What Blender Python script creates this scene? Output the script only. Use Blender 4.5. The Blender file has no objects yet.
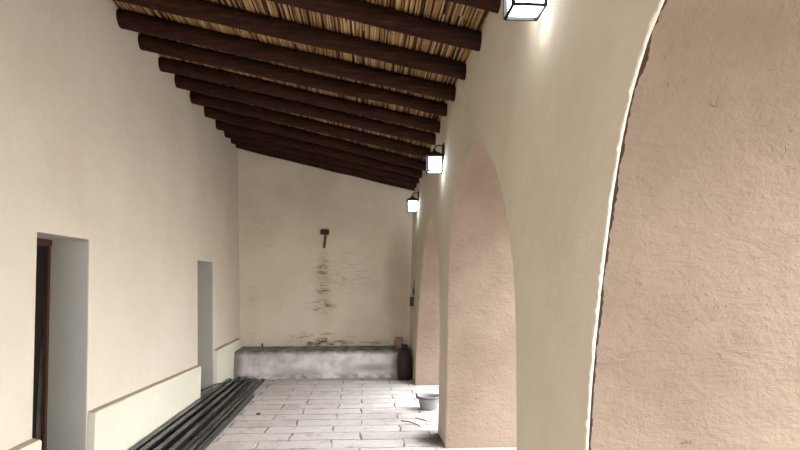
import bpy, bmesh, math, random
from mathutils import Vector, Matrix, noise
random.seed(7)
SC = bpy.context.scene
COL = SC.collection
PI = math.pi

# ------------------------------------------------------------ helpers
def lin(c):
    return tuple(((v/255)/12.92 if v/255 <= .04045 else ((v/255+.055)/1.055)**2.4) for v in c) + (1,)

def link(name, me, mats=(), parent=None, smooth=False):
    o = bpy.data.objects.new(name, me)
    COL.objects.link(o)
    for m in mats:
        me.materials.append(m)
    if parent:
        o.parent = parent
    if smooth:
        for p in me.polygons:
            p.use_smooth = True
    return o

def obj(name, bm, mats, parent=None, smooth=False, recalc=True):
    if recalc:
        bmesh.ops.recalc_face_normals(bm, faces=bm.faces)
    me = bpy.data.meshes.new(name)
    bm.to_mesh(me); bm.free()
    if not isinstance(mats, (list, tuple)):
        mats = [mats]
    return link(name, me, mats, parent, smooth)

def tag(o, label, cat, group=None, kind=None):
    o['label'] = label; o['category'] = cat
    if group: o['group'] = group
    if kind: o['kind'] = kind
    return o

def struct(o, label, cat):
    o['kind'] = 'structure'; o['label'] = label; o['category'] = cat
    return o

def thing(name, loc, label, cat, group=None, rz=0):
    o = bpy.data.objects.new(name, None); COL.objects.link(o)
    o.location = loc; o.rotation_euler = (0, 0, rz); o.empty_display_size = .05
    return tag(o, label, cat, group)

def box(bm, x0, x1, y0, y1, z0, z1, mi=0, M=None):
    vs = [bm.verts.new((x, y, z)) for x in (x0, x1) for y in (y0, y1) for z in (z0, z1)]
    if M:
        for v in vs: v.co = M @ v.co
    for f in ((0,1,3,2), (4,6,7,5), (0,4,5,1), (2,3,7,6), (0,2,6,4), (1,5,7,3)):
        fc = bm.faces.new([vs[i] for i in f]); fc.material_index = mi
    return vs

def tube(bm, pts, rad, n=10, mi=0, cap=True):
    rings = []
    for i, p in enumerate(pts):
        p = Vector(p)
        a = Vector(pts[max(i-1, 0)]); b = Vector(pts[min(i+1, len(pts)-1)])
        d = (b-a).normalized()
        up = Vector((0, 0, 1)) if abs(d.z) < .9 else Vector((1, 0, 0))
        u = d.cross(up).normalized(); w = u.cross(d)
        r = rad[i] if isinstance(rad, (list, tuple)) else rad
        rings.append([bm.verts.new(p + u*math.cos(2*PI*k/n)*r + w*math.sin(2*PI*k/n)*r) for k in range(n)])
    for a, b in zip(rings, rings[1:]):
        for k in range(n):
            f = bm.faces.new((a[k], a[(k+1) % n], b[(k+1) % n], b[k])); f.material_index = mi
    if cap:
        bm.faces.new(rings[0]).material_index = mi
        bm.faces.new(rings[-1]).material_index = mi
    return rings

def lathe(bm, prof, n=24, c=(0, 0), mi=0, close=False):
    rings = [[bm.verts.new((c[0]+r*math.cos(2*PI*k/n), c[1]+r*math.sin(2*PI*k/n), z)) for k in range(n)] for r, z in prof]
    for a, b in zip(rings, rings[1:]):
        for k in range(n):
            bm.faces.new((a[k], a[(k+1) % n], b[(k+1) % n], b[k])).material_index = mi
    bm.faces.new(rings[0]); bm.faces.new(rings[-1])

def bevel(o, w, seg=2, ang=35):
    m = o.modifiers.new('bevel', 'BEVEL'); m.width = w; m.segments = seg
    m.limit_method = 'ANGLE'; m.angle_limit = math.radians(ang)
    return o

# ------------------------------------------------------------ node materials
class NM:
    def __init__(s, name):
        s.m = bpy.data.materials.new(name); s.m.use_nodes = True
        s.t = s.m.node_tree; s.N = s.t.nodes; s.L = s.t.links
        s.b = s.N['Principled BSDF']
        s.tc = s.N.new('ShaderNodeTexCoord').outputs['Object']
    def mapp(s, scale=(1, 1, 1), loc=(0, 0, 0), rot=(0, 0, 0), src=None):
        n = s.N.new('ShaderNodeMapping'); n.inputs['Scale'].default_value = scale
        n.inputs['Location'].default_value = loc; n.inputs['Rotation'].default_value = rot
        s.L.new(src or s.tc, n.inputs['Vector']); return n.outputs[0]
    def noise(s, sc, det=4, rough=.55, src=None, dist=0):
        n = s.N.new('ShaderNodeTexNoise'); n.inputs['Scale'].default_value = sc
        n.inputs['Detail'].default_value = det; n.inputs['Roughness'].default_value = rough
        n.inputs['Distortion'].default_value = dist
        s.L.new(src or s.tc, n.inputs['Vector']); return n.outputs['Fac']
    def ramp(s, fac, stops):
        n = s.N.new('ShaderNodeValToRGB'); e = n.color_ramp.elements
        while len(e) < len(stops): e.new(.5)
        for el, (p, c) in zip(e, stops):
            el.position = p; el.color = c if len(c) == 4 else lin(c)
        s.L.new(fac, n.inputs[0]); return n.outputs[0]
    def maprange(s, fac, a, b, c=0, d=1):
        n = s.N.new('ShaderNodeMapRange')
        for i, v in enumerate((a, b, c, d)): n.inputs[i+1].default_value = v
        n.interpolation_type = 'SMOOTHSTEP'
        s.L.new(fac, n.inputs[0]); return n.outputs[0]
    def mix(s, fac, a, b, mode='MIX'):
        n = s.N.new('ShaderNodeMix'); n.data_type = 'RGBA'; n.blend_type = mode
        for k, v in ((0, fac), (6, a), (7, b)):
            if hasattr(v, 'links'): s.L.new(v, n.inputs[k])
            elif k == 0: n.inputs[0].default_value = v
            else: n.inputs[k].default_value = v if len(v) == 4 else lin(v)
        return n.outputs[2]
    def math(s, op, a, b=None):
        n = s.N.new('ShaderNodeMath'); n.operation = op
        for k, v in enumerate((a, b)):
            if v is None: continue
            if hasattr(v, 'links'): s.L.new(v, n.inputs[k])
            else: n.inputs[k].default_value = v
        return n.outputs[0]
    def blob(s, c, r, soft=(.3, 1), wob=.25, nsc=3):
        """0..1 mask, one inside an ellipsoid patch at c with radii r, with ragged edge"""
        m = s.mapp(scale=tuple(1/q for q in r), loc=tuple(-p/q for p, q in zip(c, r)))
        n = s.N.new('ShaderNodeVectorMath'); n.operation = 'LENGTH'; s.L.new(m, n.inputs[0])
        d = s.math('ADD', n.outputs['Value'], s.math('MULTIPLY', s.math('SUBTRACT', s.noise(nsc, 5), .5), wob*4))
        return s.maprange(d, soft[1], soft[0])
    def out(s, color=None, rough=.9, bump=None, bdist=.01, bstr=1, metal=0, spec=.3):
        if color is not None:
            if hasattr(color, 'links'): s.L.new(color, s.b.inputs['Base Color'])
            else: s.b.inputs['Base Color'].default_value = color if len(color) == 4 else lin(color)
        if hasattr(rough, 'links'): s.L.new(rough, s.b.inputs['Roughness'])
        else: s.b.inputs['Roughness'].default_value = rough
        s.b.inputs['Metallic'].default_value = metal
        s.b.inputs['Specular IOR Level'].default_value = spec
        if bump is not None:
            n = s.N.new('ShaderNodeBump'); n.inputs['Strength'].default_value = bstr
            n.inputs['Distance'].default_value = bdist
            s.L.new(bump, n.inputs['Height']); s.L.new(n.outputs[0], s.b.inputs['Normal'])
        return s.m

def plaster(name, c1, c2, bd=.006, wav=.02, fine=45, stains=()):
    n = NM(name)
    col = n.mix(n.maprange(n.noise(.9, 6, .6), .35, .68), c1, c2)
    for (c, r, color, amt, kw) in stains:
        col = n.mix(n.math('MULTIPLY', n.blob(c, r, **kw), amt), col, color)
    h = n.math('ADD', n.math('MULTIPLY', n.noise(fine, 5, .65), bd), n.math('MULTIPLY', n.noise(2.6, 3, .5), wav))
    return n.out(col, .88, h, bdist=1, spec=.25)

CREAM1, CREAM2 = (225, 217, 203), (219, 209, 193)
M = {}
M['cream'] = plaster('cream limewash', CREAM1, CREAM2, .0022, .016)
M['cream_right_shade'] = plaster('shade-darkened cream limewash', (199, 188, 169), (190, 178, 157), .0022, .016)  # same limewash as the left wall, darkened to paint in shade
M['cream_low'] = plaster('pale limewash', (233, 230, 214), (226, 222, 204), .0012, .004)
M['grey'] = plaster('grey paint', (188, 186, 179), (179, 177, 169), .0015, .006)

def back_wall():
    n = NM('stained limewash')
    col = n.mix(n.maprange(n.noise(.9, 6, .6), .35, .68), (226, 215, 195), (216, 203, 181))
    # broad brown stains, and a tan patch across the top
    col = n.mix(n.math('MULTIPLY', n.blob((-.4, 10.5, 2.9), (1.7, 2, .9), (.2, 1.1), .2, 2), .28), col, (176, 146, 120))
    col = n.mix(n.math('MULTIPLY', n.blob((.62, 10.5, 1.55), (.34, 2, 1.2), (.3, 1.1), .15), .5), col, (156, 128, 102))
    col = n.mix(n.math('MULTIPLY', n.blob((-.75, 10.5, 1.45), (.22, 2, .9), (.1, 1.1), .2, 5), .22), col, (148, 118, 92))
    # soot smears in rows under the hanging piece
    sm = n.noise(9, 5, .7, src=n.mapp(scale=(.6, 1, 2.6)), dist=.6)
    rows = n.maprange(sm, .47, .62)
    for c, r, a in (((-.78, 10.5, 1.15), (.32, 2, .16), .95), ((-.75, 10.5, 1.45), (.16, 2, .14), .8), ((-.75, 10.5, 1.8), (.14, 2, .3), .6),
                    ((-.75, 10.5, .53), (.75, 2, .2), .95), ((-2.0, 10.5, 1.2), (.1, 2, 1.1), .12), ((-.3, 10.5, 1.75), (.9, 2, .5), .2),
                    ((.3, 10.5, .5), (.5, 2, .08), .7), ((-1.9, 10.5, 2.4), (.5, 2, .5), .12)):
        m = n.blob(c, r, (.2, 1.1), .12, 6)
        col = n.mix(n.math('MULTIPLY', n.math('MULTIPLY', m, rows), a), col, (98, 78, 66))
    h = n.math('ADD', n.math('MULTIPLY', n.noise(40, 5, .65), .003), n.math('MULTIPLY', n.noise(2.2, 3, .5), .03))
    return n.out(col, .88, h, bdist=1, spec=.2)
M['back'] = back_wall()

def brown():
    n = NM('rough pink brown plaster')
    col = n.mix(n.maprange(n.noise(1.4, 6, .6), .35, .68), (133, 116, 101), (121, 104, 89))
    crumb = n.maprange(n.noise(30, 6, .75), .68, .76)
    col = n.mix(n.math('MULTIPLY', crumb, .06), col, (140, 112, 92))
    # trowel drags, blobs and pits
    drag = n.noise(16, 4, .6, src=n.mapp(scale=(.5, .5, 1.6)), dist=.4)
    clot = n.noise(34, 3, .6)
    h = n.math('ADD', n.math('MULTIPLY', drag, .006), n.math('MULTIPLY', clot, .007))
    h = n.math('ADD', h, n.math('MULTIPLY', n.noise(60, 4, .7), .003))
    h = n.math('SUBTRACT', h, n.math('MULTIPLY', n.maprange(n.noise(17, 4, .6, dist=.8), .66, .74), .007))
    h = n.math('ADD', h, n.math('MULTIPLY', n.noise(8, 5, .7, src=n.mapp(scale=(1, 1, 1.6)), dist=.5), .018))
    h = n.math('ADD', h, n.math('MULTIPLY', n.noise(2.2, 2, .5), .02))
    return n.out(col, .85, h, bdist=1, bstr=.85, spec=.3)
M['brown'] = brown()
M['white_plaster'] = plaster('bare white plaster', (212, 206, 194), (190, 181, 166), .004, .0)

def floor_mat():
    n = NM('worn paving')
    nz = n.N.new('ShaderNodeTexNoise'); nz.inputs['Scale'].default_value = 5; nz.inputs['Detail'].default_value = 4
    n.L.new(n.tc, nz.inputs['Vector'])
    v = n.N.new('ShaderNodeVectorMath'); v.operation = 'SCALE'; v.inputs['Scale'].default_value = .075
    n.L.new(nz.outputs['Color'], v.inputs[0])
    a = n.N.new('ShaderNodeVectorMath'); a.operation = 'ADD'; n.L.new(n.tc, a.inputs[0]); n.L.new(v.outputs[0], a.inputs[1])
    b = n.N.new('ShaderNodeTexBrick'); n.L.new(a.outputs[0], b.inputs['Vector'])
    b.inputs['Scale'].default_value = 1; b.inputs['Brick Width'].default_value = .72; b.inputs['Row Height'].default_value = .29
    b.inputs['Mortar Size'].default_value = .013; b.inputs['Mortar Smooth'].default_value = .5
    b.offset = .41; b.squash = 1.0
    b.inputs['Color1'].default_value = lin((212, 205, 202)); b.inputs['Color2'].default_value = lin((190, 180, 176))
    b.inputs['Mortar'].default_value = lin((112, 100, 94))
    wear = n.math('MULTIPLY', n.maprange(n.noise(3.2, 6, .7), .42, .58), .8)
    full = n.mix(wear, b.outputs['Color'], (204, 197, 193))
    full = n.mix(n.math('MULTIPLY', n.maprange(n.noise(6, 6, .75, dist=.5), .54, .66), .6), full, (142, 130, 122))
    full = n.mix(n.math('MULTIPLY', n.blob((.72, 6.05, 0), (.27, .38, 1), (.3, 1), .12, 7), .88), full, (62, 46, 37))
    full = n.mix(n.math('MULTIPLY', n.blob((.28, 7.0, 0), (.35, .5, 1), (.1, 1.1), .2, 5), .35), full, (120, 104, 96))
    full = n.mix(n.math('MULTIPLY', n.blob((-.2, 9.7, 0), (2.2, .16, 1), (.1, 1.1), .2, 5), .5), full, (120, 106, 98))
    h = n.math('ADD', n.math('MULTIPLY', b.outputs['Fac'], -.008), n.math('MULTIPLY', n.noise(14, 5, .7), .008))
    return n.out(full, n.maprange(n.noise(4, 3), .3, .7, .5, .8), h, bdist=1, spec=.4)
M['floor'] = floor_mat()

def ground_mat():
    n = NM('pale packed earth')
    return n.out(n.mix(n.noise(2, 5), (134, 128, 118), (112, 106, 98)), .95, n.noise(9, 5), .02)
M['ground'] = ground_mat()

def log_mat():
    n = NM('dark stained log')
    v = n.mapp(scale=(1.2, 14, 14))
    f = n.noise(3, 6, .65, src=v)
    col = n.ramp(f, ((.3, (27, 14, 10)), (.55, (50, 27, 19)), (.8, (84, 48, 33))))
    return n.out(col, .75, n.noise(4, 6, .7, src=v), .012, .8, spec=.1)
M['log'] = log_mat()

def reed_mat():
    n = NM('dry reed')
    a = n.N.new('ShaderNodeAttribute'); a.attribute_name = 'tone'
    col = n.ramp(a.outputs['Fac'], ((0, (60, 42, 26)), (.2, (128, 94, 56)), (.6, (172, 136, 90)), (1, (204, 174, 126))))
    nodes = n.maprange(n.noise(5, 3, .6, src=n.mapp(scale=(3, 5, 1))), .55, .7)
    col = n.mix(n.math('MULTIPLY', nodes, .5), col, (80, 50, 26))
    return n.out(col, .6, spec=.3)
M['reed'] = reed_mat()
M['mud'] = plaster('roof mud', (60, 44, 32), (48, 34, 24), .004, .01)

def bench_mat():
    n = NM('sooty concrete')
    col = n.mix(n.maprange(n.noise(3, 6, .65), .35, .65), (214, 209, 206), (176, 169, 165))
    z = n.N.new('ShaderNodeSeparateXYZ'); n.L.new(n.tc, z.inputs[0])
    edge = n.math('MULTIPLY', n.maprange(z.outputs['Z'], .36, .44), n.maprange(n.noise(7, 4), .3, .6, .45, 1))
    col = n.mix(n.math('MULTIPLY', edge, .8), col, (86, 72, 64))
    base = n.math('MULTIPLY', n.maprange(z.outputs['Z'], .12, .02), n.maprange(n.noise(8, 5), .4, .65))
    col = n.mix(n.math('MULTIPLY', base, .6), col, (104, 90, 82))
    for c, r, a in (((.68, 9.8, .2), (.28, 1, .35), .85), ((-2.12, 9.8, .25), (.16, 1, .3), .65), ((.15, 9.8, .17), (.45, .5, .1), .5), ((-1.1, 9.8, .1), (.5, .5, .1), .35)):
        col = n.mix(n.math('MULTIPLY', n.blob(c, r, (.2, 1.1), .2, 6), a), col, (66, 52, 46))
    h = n.math('ADD', n.math('MULTIPLY', n.noise(22, 6, .7), .01), n.math('MULTIPLY', n.noise(4, 3), .02))
    return n.out(col, .9, h, bdist=1, spec=.2)
M['bench'] = bench_mat()

def steel():
    n = NM('dark steel')
    f = n.noise(3, 5, .7, src=n.mapp(scale=(9, 1, 9)))
    return n.out(n.ramp(f, ((.3, (28, 28, 31)), (.7, (72, 71, 76)))), n.maprange(f, .3, .7, .25, .45), spec=.6, metal=.6)
M['steel'] = steel()
def simple(name, c, rough=.6, metal=0, spec=.4, var=.15, sc=20):
    n = NM(name); d = tuple(max(0, v*(1-var)) for v in c)
    return n.out(n.mix(n.noise(sc, 4), c, d), rough, n.noise(sc*3, 3), .001, spec=spec, metal=metal)
M['black'] = simple('black iron', (26, 25, 28), .45, .3)
M['door_wood'] = simple('blackened door wood', (20, 13, 11), .85)
M['frame_wood'] = simple('red brown frame wood', (88, 55, 40), .7, sc=8)
M['rubber'] = simple('grey dusty rubber', (150, 146, 148), .8, sc=12)
M['rubber_dark'] = simple('dark grey rubber', (74, 72, 74), .8)
M['dark_clay'] = simple('soot brown clay', (46, 31, 26), .7, sc=9)
M['pink_clay'] = simple('pale pink clay', (172, 138, 122), .9, sc=25)
M['redwood'] = simple('red brown wood', (132, 66, 48), .7)
M['darkwood'] = simple('dark brown wood', (58, 32, 24), .7)
M['red'] = simple('faded red', (150, 50, 46), .8)
M['twig'] = simple('brown twig', (92, 72, 58), .9)
M['plastic_grey'] = simple('grey plastic', (150, 140, 130), .5)
M['plastic_dark'] = simple('brown black plastic', (50, 38, 34), .5)
def lampglass():
    n = NM('lit frosted glass')
    n.out((255, 255, 255), .4)
    n.b.inputs['Emission Color'].default_value = (.88, .94, 1, 1)
    n.b.inputs['Emission Strength'].default_value = 14
    return n.m
M['lamp'] = lampglass()

# ------------------------------------------------------------ the setting
RX = lambda z: .785 + .03*z            # corridor face of the arcade wall
LX = lambda z: -2.2 - .035*(z-.5)      # corridor face of the left wall
YB = 10.5
YR = -2.6

def catmull(pts, n=5):
    P = [pts[0]] + pts + [pts[-1]]; out = []
    for i in range(1, len(P)-2):
        a, b, c, d = (Vector(q) for q in P[i-1:i+3])
        for k in range(n):
            t = k/n
            out.append(.5*((2*b) + (c-a)*t + (2*a-5*b+4*c-d)*t*t + (3*b-a-3*c+d)*t**3))
    out.append(Vector(pts[-1])); return out

ARCH = {
 1: [(-.45, 0), (-.45, .9), (-.36, 1.5), (-.1, 2.05), (.3, 2.48), (.8, 2.66), (1.2, 2.61), (1.42, 2.51), (1.56, 2.41), (1.68, 2.31), (1.81, 2.13), (1.92, 1.88), (2.03, 1.53), (2.11, 1.2), (2.15, .9), (2.18, .4), (2.18, 0)],
 2: [(3.10, 0), (3.13, .97), (3.18, 1.5), (3.31, 1.84), (3.5, 2.13), (3.83, 2.43), (4.34, 2.67), (4.9, 2.66), (5.3, 2.48), (5.55, 2.26), (5.72, 1.9), (5.76, 1.4), (5.72, .7), (5.69, 0)],
 3: [(6.3, 0), (6.34, .8), (6.42, 1.4), (6.52, 1.72), (6.78, 2.03), (7.1, 2.27), (7.6, 2.44), (7.95, 2.34), (8.25, 2.12), (8.55, 1.7), (8.8, 1.35), (9.02, .7), (9.06, 0)]}
TH = .86
def arcade():
    bm = bmesh.new()
    prof = [(YR, 0)]
    segs = []
    for k in (1, 2, 3):
        c = catmull(ARCH[k]); segs.append((len(prof), len(prof)+len(c)-1)); prof += [tuple(v) for v in c]
    prof += [(YB+.05, 0), (YB+.05, 4.0), (YR, 4.0)]
    A = [bm.verts.new((RX(z), y, z)) for y, z in prof]
    B = [bm.verts.new((RX(z)+TH, y, z)) for y, z in prof]
    n = len(prof)
    fa = bm.faces.new(A); fb = bm.faces.new(list(reversed(B)))
    for i in range(n):
        j = (i+1) % n
        f = bm.faces.new((A[i], A[j], B[j], B[i]))
        if any(s <= i < e for s, e in segs): f.material_index = 1
    bmesh.ops.recalc_face_normals(bm, faces=bm.faces)
    bmesh.ops.triangulate(bm, faces=[f for f in bm.faces if len(f.verts) > 4], ngon_method='EAR_CLIP')
    o = obj('wall_right', bm, [M['cream_right_shade'], M['brown']])
    bevel(o, .012, 3, 40)
    return o
struct(arcade(), 'cream plastered arcade wall with three brown-lined arches on the right', 'wall')

def ragged_edge():
    """thin lip of bare white plaster along the far edge of the nearest arch"""
    bm = bmesh.new()
    c = [v for v in catmull(ARCH[1], 40)]
    c = [v for v in c if v[0] > .85]
    prev = None; pc = None
    for i, v in enumerate(c):
        y, z = v
        t = (Vector(c[min(i+1, len(c)-1)]) - Vector(c[max(i-1, 0)])).normalized()
        nrm = Vector((t[1], -t[0]))                         # into the opening
        if nrm[0] > 0: nrm = -nrm
        w = .0025 + .006*noise.noise(Vector((y*18, z*18, 0))) + .005*noise.noise(Vector((y*70, z*70, 3)))
        h = max(.0008, .0045 + .007*noise.noise(Vector((y*30, z*30, 9))) + .003*noise.noise(Vector((y*90, z*90, 19))))
        q = [(-h, -w*1.2-.003), (-h, .001), (-h*.5, .002+w*.4), (.004, .002+w*.3), (.005, -.002)]
        ring = []
        for dx, dn in q:
            yy = y + nrm[0]*dn; zz = z + nrm[1]*dn
            ring.append(bm.verts.new((RX(z)+dx, yy, max(zz, 0.0))))
        if prev:
            for k in range(len(q)-1):
                bm.faces.new((prev[k], prev[k+1], ring[k+1], ring[k]))
        prev = ring
        # dark strip painted as the lip's shadow line on the brown coat
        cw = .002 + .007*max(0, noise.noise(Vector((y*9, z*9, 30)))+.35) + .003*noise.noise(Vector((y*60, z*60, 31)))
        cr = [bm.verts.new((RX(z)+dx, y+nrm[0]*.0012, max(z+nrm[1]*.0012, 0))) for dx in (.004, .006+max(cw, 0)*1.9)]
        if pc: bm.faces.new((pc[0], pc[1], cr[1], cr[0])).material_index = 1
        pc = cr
    o = obj('trim_1', bm, [M['white_plaster'], M['mud']], smooth=False)  # second slot borrows the roof mud tone for the painted shadow strip
    m = o.modifiers.new('s', 'SOLIDIFY'); m.thickness = .0015
    struct(o, 'ragged white plaster lip along the edge of the nearest arch', 'trim')
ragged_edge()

D1 = (4.11, 4.87, 1.935); D2 = (7.94, 8.73, 1.875)
def left_wall():
    bm = bmesh.new()
    ys = sorted(set([YR, D1[0], D1[1], D2[0], D2[1], YB+.05] + [YR+i*.6 for i in range(1, 22)]))
    zs = [0, .5, 1.0, 1.5, D2[2], D1[2], 2.4, 3.0, 3.6, 4.2, 4.7]
    V = {}
    def vt(y, z, d=0):
        k = (round(y, 4), round(z, 4), d)
        if k not in V: V[k] = bm.verts.new((LX(z)-d, y, z))
        return V[k]
    def hole(y, z):
        return (D1[0] < y < D1[1] and z < D1[2]) or (D2[0] < y < D2[1] and z < D2[2])
    for a, b in zip(ys, ys[1:]):
        for c, d in zip(zs, zs[1:]):
            if not hole((a+b)/2, (c+d)/2):
                bm.faces.new((vt(a, c), vt(b, c), vt(b, d), vt(a, d)))
    for (y0, y1, zt), dep in ((D1, .42), (D2, .42)):
        zz = [z for z in zs if z <= zt]; yy = [y for y in ys if y0 <= y <= y1]
        for y in (y0, y1):
            for c, d in zip(zz, zz[1:]):
                bm.faces.new((vt(y, c), vt(y, d), vt(y, d, dep), vt(y, c, dep))).material_index = 1
        for a, b in zip(yy, yy[1:]):
            bm.faces.new((vt(a, zt), vt(b, zt), vt(b, zt, dep), vt(a, zt, dep))).material_index = 1
    # closed end of the far recess
    y0, y1, zt = D2
    zz = [z for z in zs if z <= zt]; yy = [y for y in ys if y0 <= y <= y1]
    for c, d in zip(zz, zz[1:]):
        for a, b in zip(yy, yy[1:]):
            bm.faces.new((vt(a, c, .42), vt(b, c, .42), vt(b, d, .42), vt(a, d, .42))).material_index = 1
    for v in bm.verts:
        pass
    o = obj('wall_left', bm, [M['cream'], M['grey']])
    bevel(o, .015, 3, 50)
    return o
struct(left_wall(), 'cream plastered left wall with two deep grey-painted openings', 'wall')

def backwall():
    bm = bmesh.new()
    nx, nz = 34, 40
    V = []
    x0, x1 = -2.75, 1.0
    for j in range(nz+1):
        row = []
        for i in range(nx+1):
            x = x0+(x1-x0)*i/nx; z = 4.7*j/nz
            row.append(bm.verts.new((x, YB + .012*noise.noise(Vector((x*1.3, z*1.3, 4))), z)))
        V.append(row)
    for j in range(nz):
        for i in range(nx):
            bm.faces.new((V[j][i], V[j][i+1], V[j+1][i+1], V[j+1][i]))
    o = obj('wall_back', bm, M['back'], smooth=True)
    m = o.modifiers.new('s', 'SOLIDIFY'); m.thickness = .3; m.offset = -1 if o.data.polygons[0].normal.y < 0 else 1
    return o
struct(backwall(), 'stained cream end wall of the corridor', 'wall')

bm = bmesh.new(); box(bm, 12, 12.4, -14, 24, -.125, 3.6)  # unseen wall added to cut low sky light through the arches
struct(obj('wall_sky_block', bm, M['cream']), 'added unseen cream wall beyond the arches, cutting low sky light', 'wall')
bm = bmesh.new(); box(bm, -2.9, .785+TH+.03, YR-.3, YB+.3, -.12, 0)
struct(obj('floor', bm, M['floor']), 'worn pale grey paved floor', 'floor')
bm = bmesh.new(); box(bm, -20, 30, -22, 28, -.16, -.125)
struct(obj('ground', bm, M['ground']), 'pale packed earth outside the arcade', 'ground')

# baseboard: the low pale ledge along the left wall
def ledge(y0, y1, zt0, zt1, label, round_end=False):
    bm = bmesh.new()
    n = max(2, int((y1-y0)/.15)); prev = None; rings = []
    for i in range(n+1):
        y = y0+(y1-y0)*i/n; zt = zt0+(zt1-zt0)*i/n + .006*noise.noise(Vector((y*2, 1, 0)))
        if round_end and y > y1-.16: zt -= .05*((y-(y1-.16))/.16)**2
        f = -2.135 + .004*noise.noise(Vector((y*2, 5, 0)))
        ring = [bm.verts.new(p) for p in ((-2.185, y, 0), (f, y, 0), (f-.004, y, zt-.012), (f-.016, y, zt), (-2.205, y, zt+.012))]
        if prev:
            for k in range(5):
                bm.faces.new((prev[k], prev[(k+1) % 5], ring[(k+1) % 5], ring[k])).material_index = 1 if k == 3 else 0
        else: bm.faces.new(ring)
        prev = ring
    bm.faces.new(prev)
    o = obj('baseboard_left', bm, [M['cream_low'], M['dust']])
    bevel(o, .006, 2, 50)
    struct(o, label, 'baseboard')
M['dust'] = plaster('dusty ledge top', (186, 172, 152), (164, 148, 128), .003, .0)
ledge(YR, D1[0]-.004, .56, .55, 'pale low ledge at the foot of the left wall before the dark doorway')
ledge(D1[1]+.004, D2[0]-.06, .555, .49, 'long pale low ledge at the foot of the left wall between both openings')
ledge(D2[1]+.004, YB-.002, .59, .60, 'short pale low ledge running from far recess to end wall', True)

# bench / plinth at the end wall
bm = bmesh.new()
nx = 30
def bx(i): return -2.14 + (.80+2.14)*i/nx
rows = []
for (y, z) in ((9.80, 0), (9.795, .15), (9.80, .3), (9.805, .415), (9.83, .44), (10.1, .445), (10.485, .45)):
    r = []
    for i in range(nx+1):
        x = bx(i)
        r.append(bm.verts.new((x, y+(.018*noise.noise(Vector((x*2.2, z*3, 1))) if y < 10.4 else 0), z+(.010*noise.noise(Vector((x*3, y*2, 8))) if z > .2 else 0))))
    rows.append(r)
for a, b in zip(rows, rows[1:]):
    for i in range(nx): bm.faces.new((a[i], a[i+1], b[i+1], b[i]))
bk = [bm.verts.new((bx(0), 10.485, 0)), bm.verts.new((bx(nx), 10.485, 0))]
bm.faces.new([r[0] for r in rows]+[bk[0]]); bm.faces.new([r[-1] for r in rows]+[bk[1]])
o = obj('masonry_bench', bm, M['bench'], smooth=False)
tag(o, 'sooty grey-white masonry bench running across the foot of the end wall', 'bench')

# door in the near opening
dx = -.36
door = bpy.data.objects.new('door_1', None); COL.objects.link(door); door.location = (0, (D1[0]+D1[1])/2, 0)
struct(door, 'dark wooden door set deep in the near left opening', 'door')
def dpart(name, bm, m):
    for v in bm.verts: v.co.y -= (D1[0]+D1[1])/2
    return obj(name, bm, m, door)
bm = bmesh.new()
def ragged_post(bm, y0, y1, z1, side):
    n = 22; prev = None
    for i in range(n+1):
        z = z1*i/n; jag = .014*noise.noise(Vector((side*5, z*4.5, 2)))
        a, b = (y0+jag, y1) if side > 0 else (y0, y1+jag)
        x0 = LX(z)-.335; x1 = LX(z)-.308
        r = [bm.verts.new(p) for p in ((x0, a, z), (x1, a, z), (x1, b, z), (x0, b, z))]
        if prev:
            for k in range(4): bm.faces.new((prev[k], prev[(k+1) % 4], r[(k+1) % 4], r[k]))
        else: bm.faces.new(r)
        prev = r
    bm.faces.new(prev)
ragged_post(bm, D1[1]-.035, D1[1]-.001, 1.88, 1); dpart('door_post', bm, M['frame_wood'])
bm = bmesh.new(); ragged_post(bm, D1[0]+.001, D1[0]+.035, 1.88, -1); dpart('door_post', bm, M['frame_wood'])
bm = bmesh.new(); box(bm, LX(1.9)-.38, LX(1.9)-.300, D1[0]+.001, D1[1]-.001, 1.88, D1[2]-.001); dpart('lintel', bm, M['frame_wood'])
bm = bmesh.new()
for k in range(5):
    w = (D1[1]-D1[0]-.07)/5; y = D1[0]+.035+k*w
    box(bm, LX(1)-.385, LX(1)-.352, y+.002, y+w-.002, .01, 1.88)
dpart('door_leaf', bm, M['door_wood'])
bm = bmesh.new(); box(bm, LX(1)-.46, LX(1)-.425, D1[0]-.1, D1[1]+.1, 0, 2.1); dpart('added_light_leak_board', bm, M['door_wood'])  # unseen board added behind the door against light leaks

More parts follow.
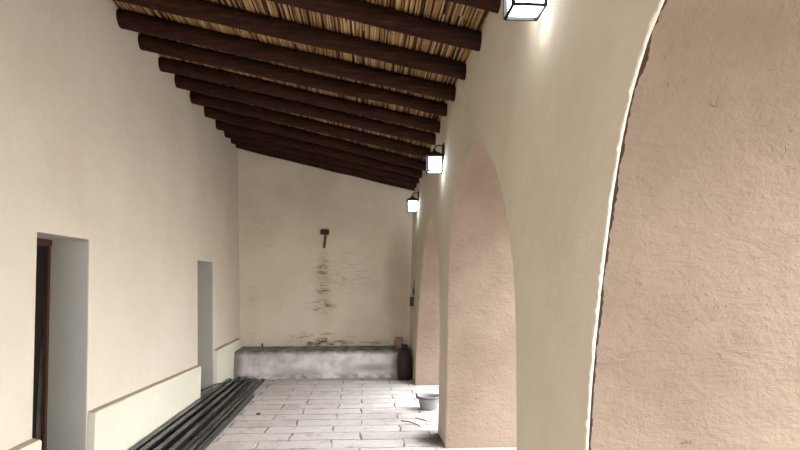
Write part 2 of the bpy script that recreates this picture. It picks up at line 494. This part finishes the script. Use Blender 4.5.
# ------------------------------------------------------------ ceiling
def interp(t, tab):
    if t <= tab[0][0]: return tab[0][1]
    for (a, u), (b, v) in zip(tab, tab[1:]):
        if t <= b: return u+(v-u)*(t-a)/(b-a)
    return tab[-1][1]
ZR = [(0, 3.40), (6.5, 3.40), (7.4, 3.30), (8.5, 3.19), (9.9, 3.19), (10.6, 3.22)]
ZL = [(0, 4.03), (5, 4.02), (6.3, 3.97), (9, 3.97), (10.5, 3.99)]
XL, XR = -2.32, .885
def zbot(x, y):
    s = (x-XL)/(XR-XL)
    return interp(y, ZL)*(1-s)+interp(y, ZR)*s
DIA = .148
def ceiling():
    bm = bmesh.new(); lay = bm.faces.layers.float.new('tone')
    x = XL-.12; n = 6
    rnd = random.Random(3)
    while x < XR+.14:
        r = rnd.uniform(.0065, .0105)
        y = YR - rnd.uniform(0, .6)
        while y < YB+.05:
            L = rnd.uniform(1.3, 2.6); y1 = min(y+L, YB+.12)
            tone = min(1, max(0, rnd.gauss(.5, .26)))
            if rnd.random() < .14: tone = 0
            m = max(1, int((y1-y)/.55)); pts = []
            sk = rnd.gauss(0, .012)
            for i in range(m+1):
                yy = y+(y1-y)*i/m
                xx = x + sk*(i/m-.5) + rnd.gauss(0, .0025)
                pts.append((xx, yy, zbot(xx, yy)+DIA+r+rnd.gauss(0, .003)))
            nf = len(bm.faces)
            tube(bm, pts, r, n)
            bm.faces.ensure_lookup_table()
            for f in bm.faces[nf:]: f[lay] = tone
            y = y1+rnd.uniform(-.02, .03)
        x += 2*r+rnd.uniform(0, .006)
    ys = [YR-.3+i*(YB+.6-YR)/26 for i in range(27)]; xs = [XL-.4, XL+1, XR-1, XR+.9]
    g = [[[bm.verts.new((x, y, zbot(x, y)+DIA+.026+d)) for x in xs] for y in ys] for d in (0, .12)]
    for layer in g:
        for a, b in zip(layer, layer[1:]):
            for k in range(3): bm.faces.new((a[k], a[k+1], b[k+1], b[k])).material_index = 1
    return obj('ceiling', bm, [M['reed'], M['mud']])
struct(ceiling(), 'ceiling of golden-brown reeds laid side by side over the beams', 'ceiling')

ORD = ['the one touching the end wall', 'second', 'third', 'fourth', 'fifth', 'sixth', 'seventh', 'eighth', 'ninth', 'tenth', 'eleventh', 'twelfth', 'thirteenth', 'fourteenth', 'fifteenth']
BEAMS = [(10.36, 10.34), (9.98, 9.92), (9.52, 9.44), (8.98, 8.92), (8.32, 8.36), (7.66, 7.78), (7.04, 7.22), (6.48, 6.80), (5.9, 6.2), (5.4, 5.62), (4.78, 5.02), (4.1, 4.33), (3.45, 3.68), (2.8, 3.03), (2.2, 2.4)]
for i, (yl, yr) in enumerate(BEAMS):
    bm = bmesh.new()
    rnd = random.Random(i+20)
    ph = rnd.uniform(0, 99)
    N = 26; x0, x1 = XL-.05, XR+.05
    pts, rad = [], []
    for k in range(N+1):
        t = k/N; x = x0+(x1-x0)*t
        y = yl+(yr-yl)*t + .018*noise.noise(Vector((x*.9, ph, 0)))
        r = (DIA/2)*(1.10-.16*t+.07*noise.noise(Vector((x*2, ph, 5)))) + (.006 if i > 8 else 0)
        pts.append((x, y, zbot(x, y)+DIA-r+.004+.012*noise.noise(Vector((x*.8, ph, 9))))); rad.append(r)
    tube(bm, pts, rad, 14)
    for v in bm.verts:
        v.co += Vector((0, 1, 1))*.004*noise.noise(v.co*Vector((3, 14, 14)) if False else Vector((v.co.x*3, v.co.y*14, v.co.z*14)))
    o = obj('roof_beam', bm, M['log'], smooth=True)
    # keep the object's origin on the beam
    c = Vector(pts[N//2]); o.data.transform(Matrix.Translation(-c)); o.location = c
    lab = ('dark-stained round log roof beam touching the end wall' if i == 0 else
           'dark-stained round log roof beam, %s one counting from the end wall' % ORD[i])
    tag(o, lab, 'beam', 'round log roof beams')

# ------------------------------------------------------------ lanterns
def lantern(loc, label):
    X, Y, Z = loc                                # Z = bottom of the cage, X = wall face there
    t = thing('wall_lantern', (X, Y, Z), label, 'lantern', 'wall lanterns on the arcade wall')
    cx = -.10; h = .078; H = .175
    bm = bmesh.new()
    for sx in (-1, 1):
        for sy in (-1, 1):
            box(bm, cx+sx*h-.008, cx+sx*h+.008, sy*h-.008, sy*h+.008, 0, H)
    for z in (0, H-.008):
        for s in (-1, 1):
            box(bm, cx-h, cx+h, s*h-.006, s*h+.006, z-.002, z+.010)
            box(bm, cx+s*h-.006, cx+s*h+.006, -h, h, z-.002, z+.010)
    obj('frame', bm, M['black'], t)
    bm = bmesh.new()
    a = [bm.verts.new((cx+sx*(h+.016), sy*(h+.016), H)) for sx, sy in ((-1,-1), (1,-1), (1,1), (-1,1))]
    b = [bm.verts.new((cx+sx*(h+.012), sy*(h+.012), H+.012)) for sx, sy in ((-1,-1), (1,-1), (1,1), (-1,1))]
    c = [bm.verts.new((cx+sx*.03, sy*.03, H+.055)) for sx, sy in ((-1,-1), (1,-1), (1,1), (-1,1))]
    for u, v in ((a, b), (b, c)):
        for k in range(4): bm.faces.new((u[k], u[(k+1) % 4], v[(k+1) % 4], v[k]))
    bm.faces.new(a); bm.faces.new(c)
    obj('cap', bm, M['black'], t)
    bm = bmesh.new(); lathe(bm, [(.020, H+.055), (.024, H+.065), (.012, H+.075), (.015, H+.085), (.004, H+.10)], 12, (cx, 0))
    obj('finial', bm, M['black'], t, smooth=True)
    bm = bmesh.new()
    g = h-.009
    box(bm, cx-g, cx+g, -g, g, .012, H-.012)
    obj('glass', bm, M['lamp'], t)
    bm = bmesh.new(); box(bm, -.012, .006, -.035, .035, H-.05, H+.15)
    bevel(obj('back_plate', bm, M['black'], t), .004)
    bm = bmesh.new(); tube(bm, [(-.006, 0, H+.12), (-.04, 0, H+.135), (-.08, 0, H+.125), (cx, 0, H+.10), (cx, 0, H+.09)], .007, 8)
    obj('arm', bm, M['black'], t, smooth=True)
    return t
for (Y, lab) in ((2.66, 'nearest and largest lit black lantern, high on the arcade wall at the top edge'),
                 (6.35, 'lit black lantern on the wall pier between the two full arches'),
                 (9.4, 'smallest and farthest lit black lantern, close to the end wall')):
    lantern((RX(2.85), Y, {2.66: 2.9, 6.35: 2.81}.get(Y, 2.74)), lab)

# ------------------------------------------------------------ steel tubes on the floor
def hollow(bm, w, h, L, t=.004):
    o = [(-w/2, 0), (w/2, 0), (w/2, h), (-w/2, h)]
    q = [(-w/2+t, t), (w/2-t, t), (w/2-t, h-t), (-w/2+t, h-t)]
    R = {}
    for nm, pr, in (('o', o), ('i', q)):
        for y in (0, L): R[nm, y] = [bm.verts.new((x, y, z)) for x, z in pr]
    for k in range(4):
        j = (k+1) % 4
        bm.faces.new((R['o', 0][k], R['o', 0][j], R['o', L][j], R['o', L][k]))
        bm.faces.new((R['i', 0][k], R['i', 0][j], R['i', L][j], R['i', L][k]))
        for y in (0, L): bm.faces.new((R['o', y][k], R['o', y][j], R['i', y][j], R['i', y][k]))
tubes = [  # x near, x far, y near, y far, z, w, h, label
 (-2.095, -2.100, 3.72, 9.45, 0, .050, .050, 'dark steel tube lying on the floor tight against the left ledge'),
 (-2.030, -2.035, 3.60, 9.62, 0, .060, .040, 'dark steel tube on the floor, second out from the left ledge'),
 (-1.962, -1.968, 3.85, 9.55, 0, .060, .040, 'dark steel tube on the floor, third out from the left ledge'),
 (-1.893, -1.900, 3.66, 9.70, 0, .060, .040, 'dark steel tube on the floor, fourth out from the left ledge'),
 (-1.822, -1.832, 3.74, 9.60, 0, .060, .040, 'dark steel tube on the floor, fifth out from the left ledge'),
 (-1.750, -1.765, 3.80, 9.68, 0, .060, .040, 'dark steel tube on the floor, sixth out from the left ledge'),
 (-1.672, -1.692, 3.70, 9.52, 0, .060, .040, 'dark steel tube on the floor, third in from the open side of the stack'),
 (-1.602, -1.625, 3.90, 9.60, 0, .050, .040, 'dark steel tube on the floor, next to the short outermost one'),
 (-1.530, -1.545, 3.20, 8.30, 0, .050, .040, 'shorter dark steel tube, outermost on the open floor side of the stack'),
 (-2.072, -2.085, 3.55, 9.30, .0505, .060, .045, 'dark steel tube in the upper layer, closest to the left ledge'),
 (-1.985, -2.000, 3.90, 9.50, .0505, .060, .040, 'dark steel tube in the upper layer, second from the left ledge'),
 (-1.860, -1.905, 3.75, 9.58, .0405, .060, .040, 'dark steel tube in the upper layer, in the middle of the stack'),
 (-1.712, -1.800, 3.65, 9.40, .0405, .050, .040, 'dark steel tube in the upper layer, nearest the open floor'),
]
for (xa, xb, ya, yb, z, w, h, lab) in tubes:
    bm = bmesh.new(); L = yb-ya
    hollow(bm, w, h, L)
    o = obj('steel_tube', bm, M['steel'])
    bevel(o, .003, 2, 50)
    o.location = (xa, ya, z+.0005); o.rotation_euler = (0, 0, -math.atan2(xb-xa, L))
    tag(o, lab, 'steel tube', 'steel tubes stacked along the left wall')
bm = bmesh.new(); tube(bm, [(-2.42, 8.40, .012), (-2.14, 8.68, .116), (-2.0, 8.82, .116), (-1.72, 9.1, .114)], .009, 8)
o = obj('steel_rod', bm, M['steel'], smooth=True); tag(o, 'thin dark rod lying across the tubes and poking into the far recess', 'rod')

# ------------------------------------------------------------ bucket
t = thing('rubber_bucket', (.81, 7.42, 0), 'grey rubber bucket on the floor half hidden behind the arch pier', 'bucket')
bm = bmesh.new()
lathe(bm, [(.098, 0.0), (.104, .01), (.124, .08), (.142, .15), (.150, .155), (.150, .165), (.139, .165), (.132, .153), (.116, .08), (.095, .03), (.03, .025)], 36)
obj('body', bm, M['rubber'], t, smooth=True)
for s in (-1, 1):
    bm = bmesh.new(); vs = box(bm, s*.136, s*.156, -.03, .03, .13, .195)
    for v in vs:
        if v.co.z > .17: v.co.y *= .45; v.co.x += s*.012
    bevel(obj('lug', bm, M['rubber_dark'], t), .004)
bm = bmesh.new()
tube(bm, [(.152*math.cos(a), -.153*math.sin(a), .172-.03*math.sin(a)) for a in [PI*k/16 for k in range(17)]], .0045, 8)
obj('handle', bm, M['rubber_dark'], t, smooth=True)

# ------------------------------------------------------------ dark jar in the corner, clay pot on the bench
t = thing('clay_jar', (.655, 9.61, 0), 'tall dark soot-brown jar on the floor in the far right corner', 'jar')
bm = bmesh.new()
lathe(bm, [(.10, 0), (.115, .02), (.121, .12), (.122, .28), (.118, .38), (.098, .45), (.066, .485), (.052, .50)], 28)
for v in bm.verts: v.co += Vector((v.co.x, v.co.y, 0)).normalized()*.006*noise.noise(v.co*9)
obj('body', bm, M['dark_clay'], t, smooth=True)
bm = bmesh.new()
lathe(bm, [(.045, .50), (.042, .52), (.05, .545), (.054, .56), (.044, .565)], 20)
obj('neck', bm, M['dark_clay'], t, smooth=True)

t = thing('clay_pot', (.585, 10.05, .452), 'small pale pink clay pot on the right end of the masonry bench', 'pot')
bm = bmesh.new()
lathe(bm, [(.045, 0), (.06, .02), (.074, .08), (.078, .12), (.07, .155), (.064, .165), (.07, .182), (.074, .188), (.062, .188), (.055, .165), (.06, .11), (.03, .02)], 24)
obj('body', bm, M['pink_clay'], t, smooth=True)

def lump(name, loc, s, mat, seed, sub=2):
    bm = bmesh.new(); bmesh.ops.create_icosphere(bm, subdivisions=sub, radius=1)
    for v in bm.verts:
        v.co *= 1+.35*noise.noise(v.co*1.6+Vector((seed, 0, 0)))
        v.co = Vector((v.co.x*s[0], v.co.y*s[1], v.co.z*s[2]))
    mz = min(v.co.z for v in bm.verts)
    for v in bm.verts: v.co.z -= mz
    o = obj(name, bm, mat); o.location = loc
    return o
tag(lump('stub', (-1.77, 10.28, .448), (.018, .018, .045), M['twig'], 3), 'tiny dark stub standing on the left part of the masonry bench', 'debris')
tag(lump('red_scrap', (-1.27, 7.22, .001), (.028, .02, .010), M['red'], 8), 'small faded red scrap lying on the open paving near the steel tubes', 'scrap')
for (x, y, sx, lab) in ((-1.60, 9.70, .05, 'white plaster crumb at the bench foot beside the tube ends'),
                        (-1.46, 9.68, .06, 'middle white plaster crumb at the bench foot'),
                        (-1.33, 9.71, .045, 'white plaster crumb at the bench foot, farthest from the tubes')):
    tag(lump('plaster_crumb', (x, y, .001), (sx, .03, .016), M['white_plaster'], x), lab, 'crumb', 'white plaster crumbs at the bench foot')
for pts, lab in (([(.42, 6.78, .01), (.5, 6.72, .016), (.58, 6.62, .008), (.62, 6.5, .008)], 'longer thin brown twig on the floor in front of the bucket'),
                 ([(.60, 6.92, .008), (.66, 6.8, .014), (.76, 6.72, .008)], 'short thin brown twig on the floor right by the bucket'),
                 ):
    bm = bmesh.new(); tube(bm, pts, [.005]*(len(pts)-1)+[.003], 6)
    tag(obj('twig', bm, M['twig'], smooth=True), lab, 'twig', 'twigs on the floor by the bucket')

# ------------------------------------------------------------ things on walls
t = thing('wooden_mallet', (-.73, YB-.004, 2.2), 'small reddish T-shaped wooden piece hanging high on the end wall', 'wooden piece')
bm = bmesh.new(); box(bm, -.078, .078, -.055, .0, .235, .325)
bevel(obj('head', bm, M['darkwood'], t), .01)
bm = bmesh.new(); tube(bm, [(-.008, -.025, -.01), (.0, -.027, .1), (.012, -.03, .236)], [.021, .022, .02], 10)
obj('handle', bm, M['redwood'], t, smooth=True)

xw = RX(1.3)
t = thing('junction_box', (xw, 9.75, 1.18), 'dark electrical box low on the arcade wall near the end wall', 'electrical box')
bm = bmesh.new(); box(bm, -.07, -.012, -.06, .06, 0, .15); bevel(obj('cover', bm, M['plastic_dark'], t), .006)
bm = bmesh.new(); box(bm, -.012, .004, -.066, .066, -.006, .156); obj('back_plate', bm, M['plastic_grey'], t)
t = thing('wall_switch', (RX(1.45), 9.75, 1.36), 'narrow brown switch plate above the dark electrical box', 'switch')
bm = bmesh.new(); box(bm, -.022, .004, -.04, .04, 0, .13); bevel(obj('plate', bm, M['plastic_dark'], t), .004)
bm = bmesh.new(); box(bm, -.034, -.022, -.012, .012, .045, .085); obj('toggle', bm, M['plastic_grey'], t)
bm = bmesh.new(); box(bm, RX(1.55)-.02, RX(1.55)+.004, 9.735, 9.765, 1.49, 1.62)
o = obj('conduit', bm, M['plastic_grey']); tag(o, 'short pale conduit rising from the switch plate', 'conduit')

# ------------------------------------------------------------ light
w = bpy.data.worlds.new('World'); SC.world = w; w.use_nodes = True
nt = w.node_tree; bg = nt.nodes['Background']
tc = nt.nodes.new('ShaderNodeTexCoord'); sp = nt.nodes.new('ShaderNodeSeparateXYZ'); rp = nt.nodes.new('ShaderNodeValToRGB')
nt.links.new(tc.outputs['Generated'], sp.inputs[0]); nt.links.new(sp.outputs['Z'], rp.inputs[0])
rp.color_ramp.elements[0].position = 0; rp.color_ramp.elements[0].color = (.34, .36, .38, 1)
rp.color_ramp.elements[1].position = .7; rp.color_ramp.elements[1].color = (.93, .96, 1, 1)
nt.links.new(rp.outputs[0], bg.inputs[0]); bg.inputs[1].default_value = 11.0

# ------------------------------------------------------------ camera
cam = bpy.data.cameras.new('Camera'); co = bpy.data.objects.new('Camera', cam); COL.objects.link(co)
cam.sensor_fit = 'HORIZONTAL'; cam.sensor_width = 36; cam.lens = 578/800*36; cam.clip_start = .02
co.location = (0, 0, 1.6)
co.rotation_euler = (math.radians(90+5.534), 0, math.radians(-3.449))
SC.camera = co
SC.view_settings.view_transform = 'Standard'; SC.view_settings.look = 'None'
SC.view_settings.gamma = 1; SC.view_settings.use_curve_mapping = False
SC.view_settings.exposure = 0.4
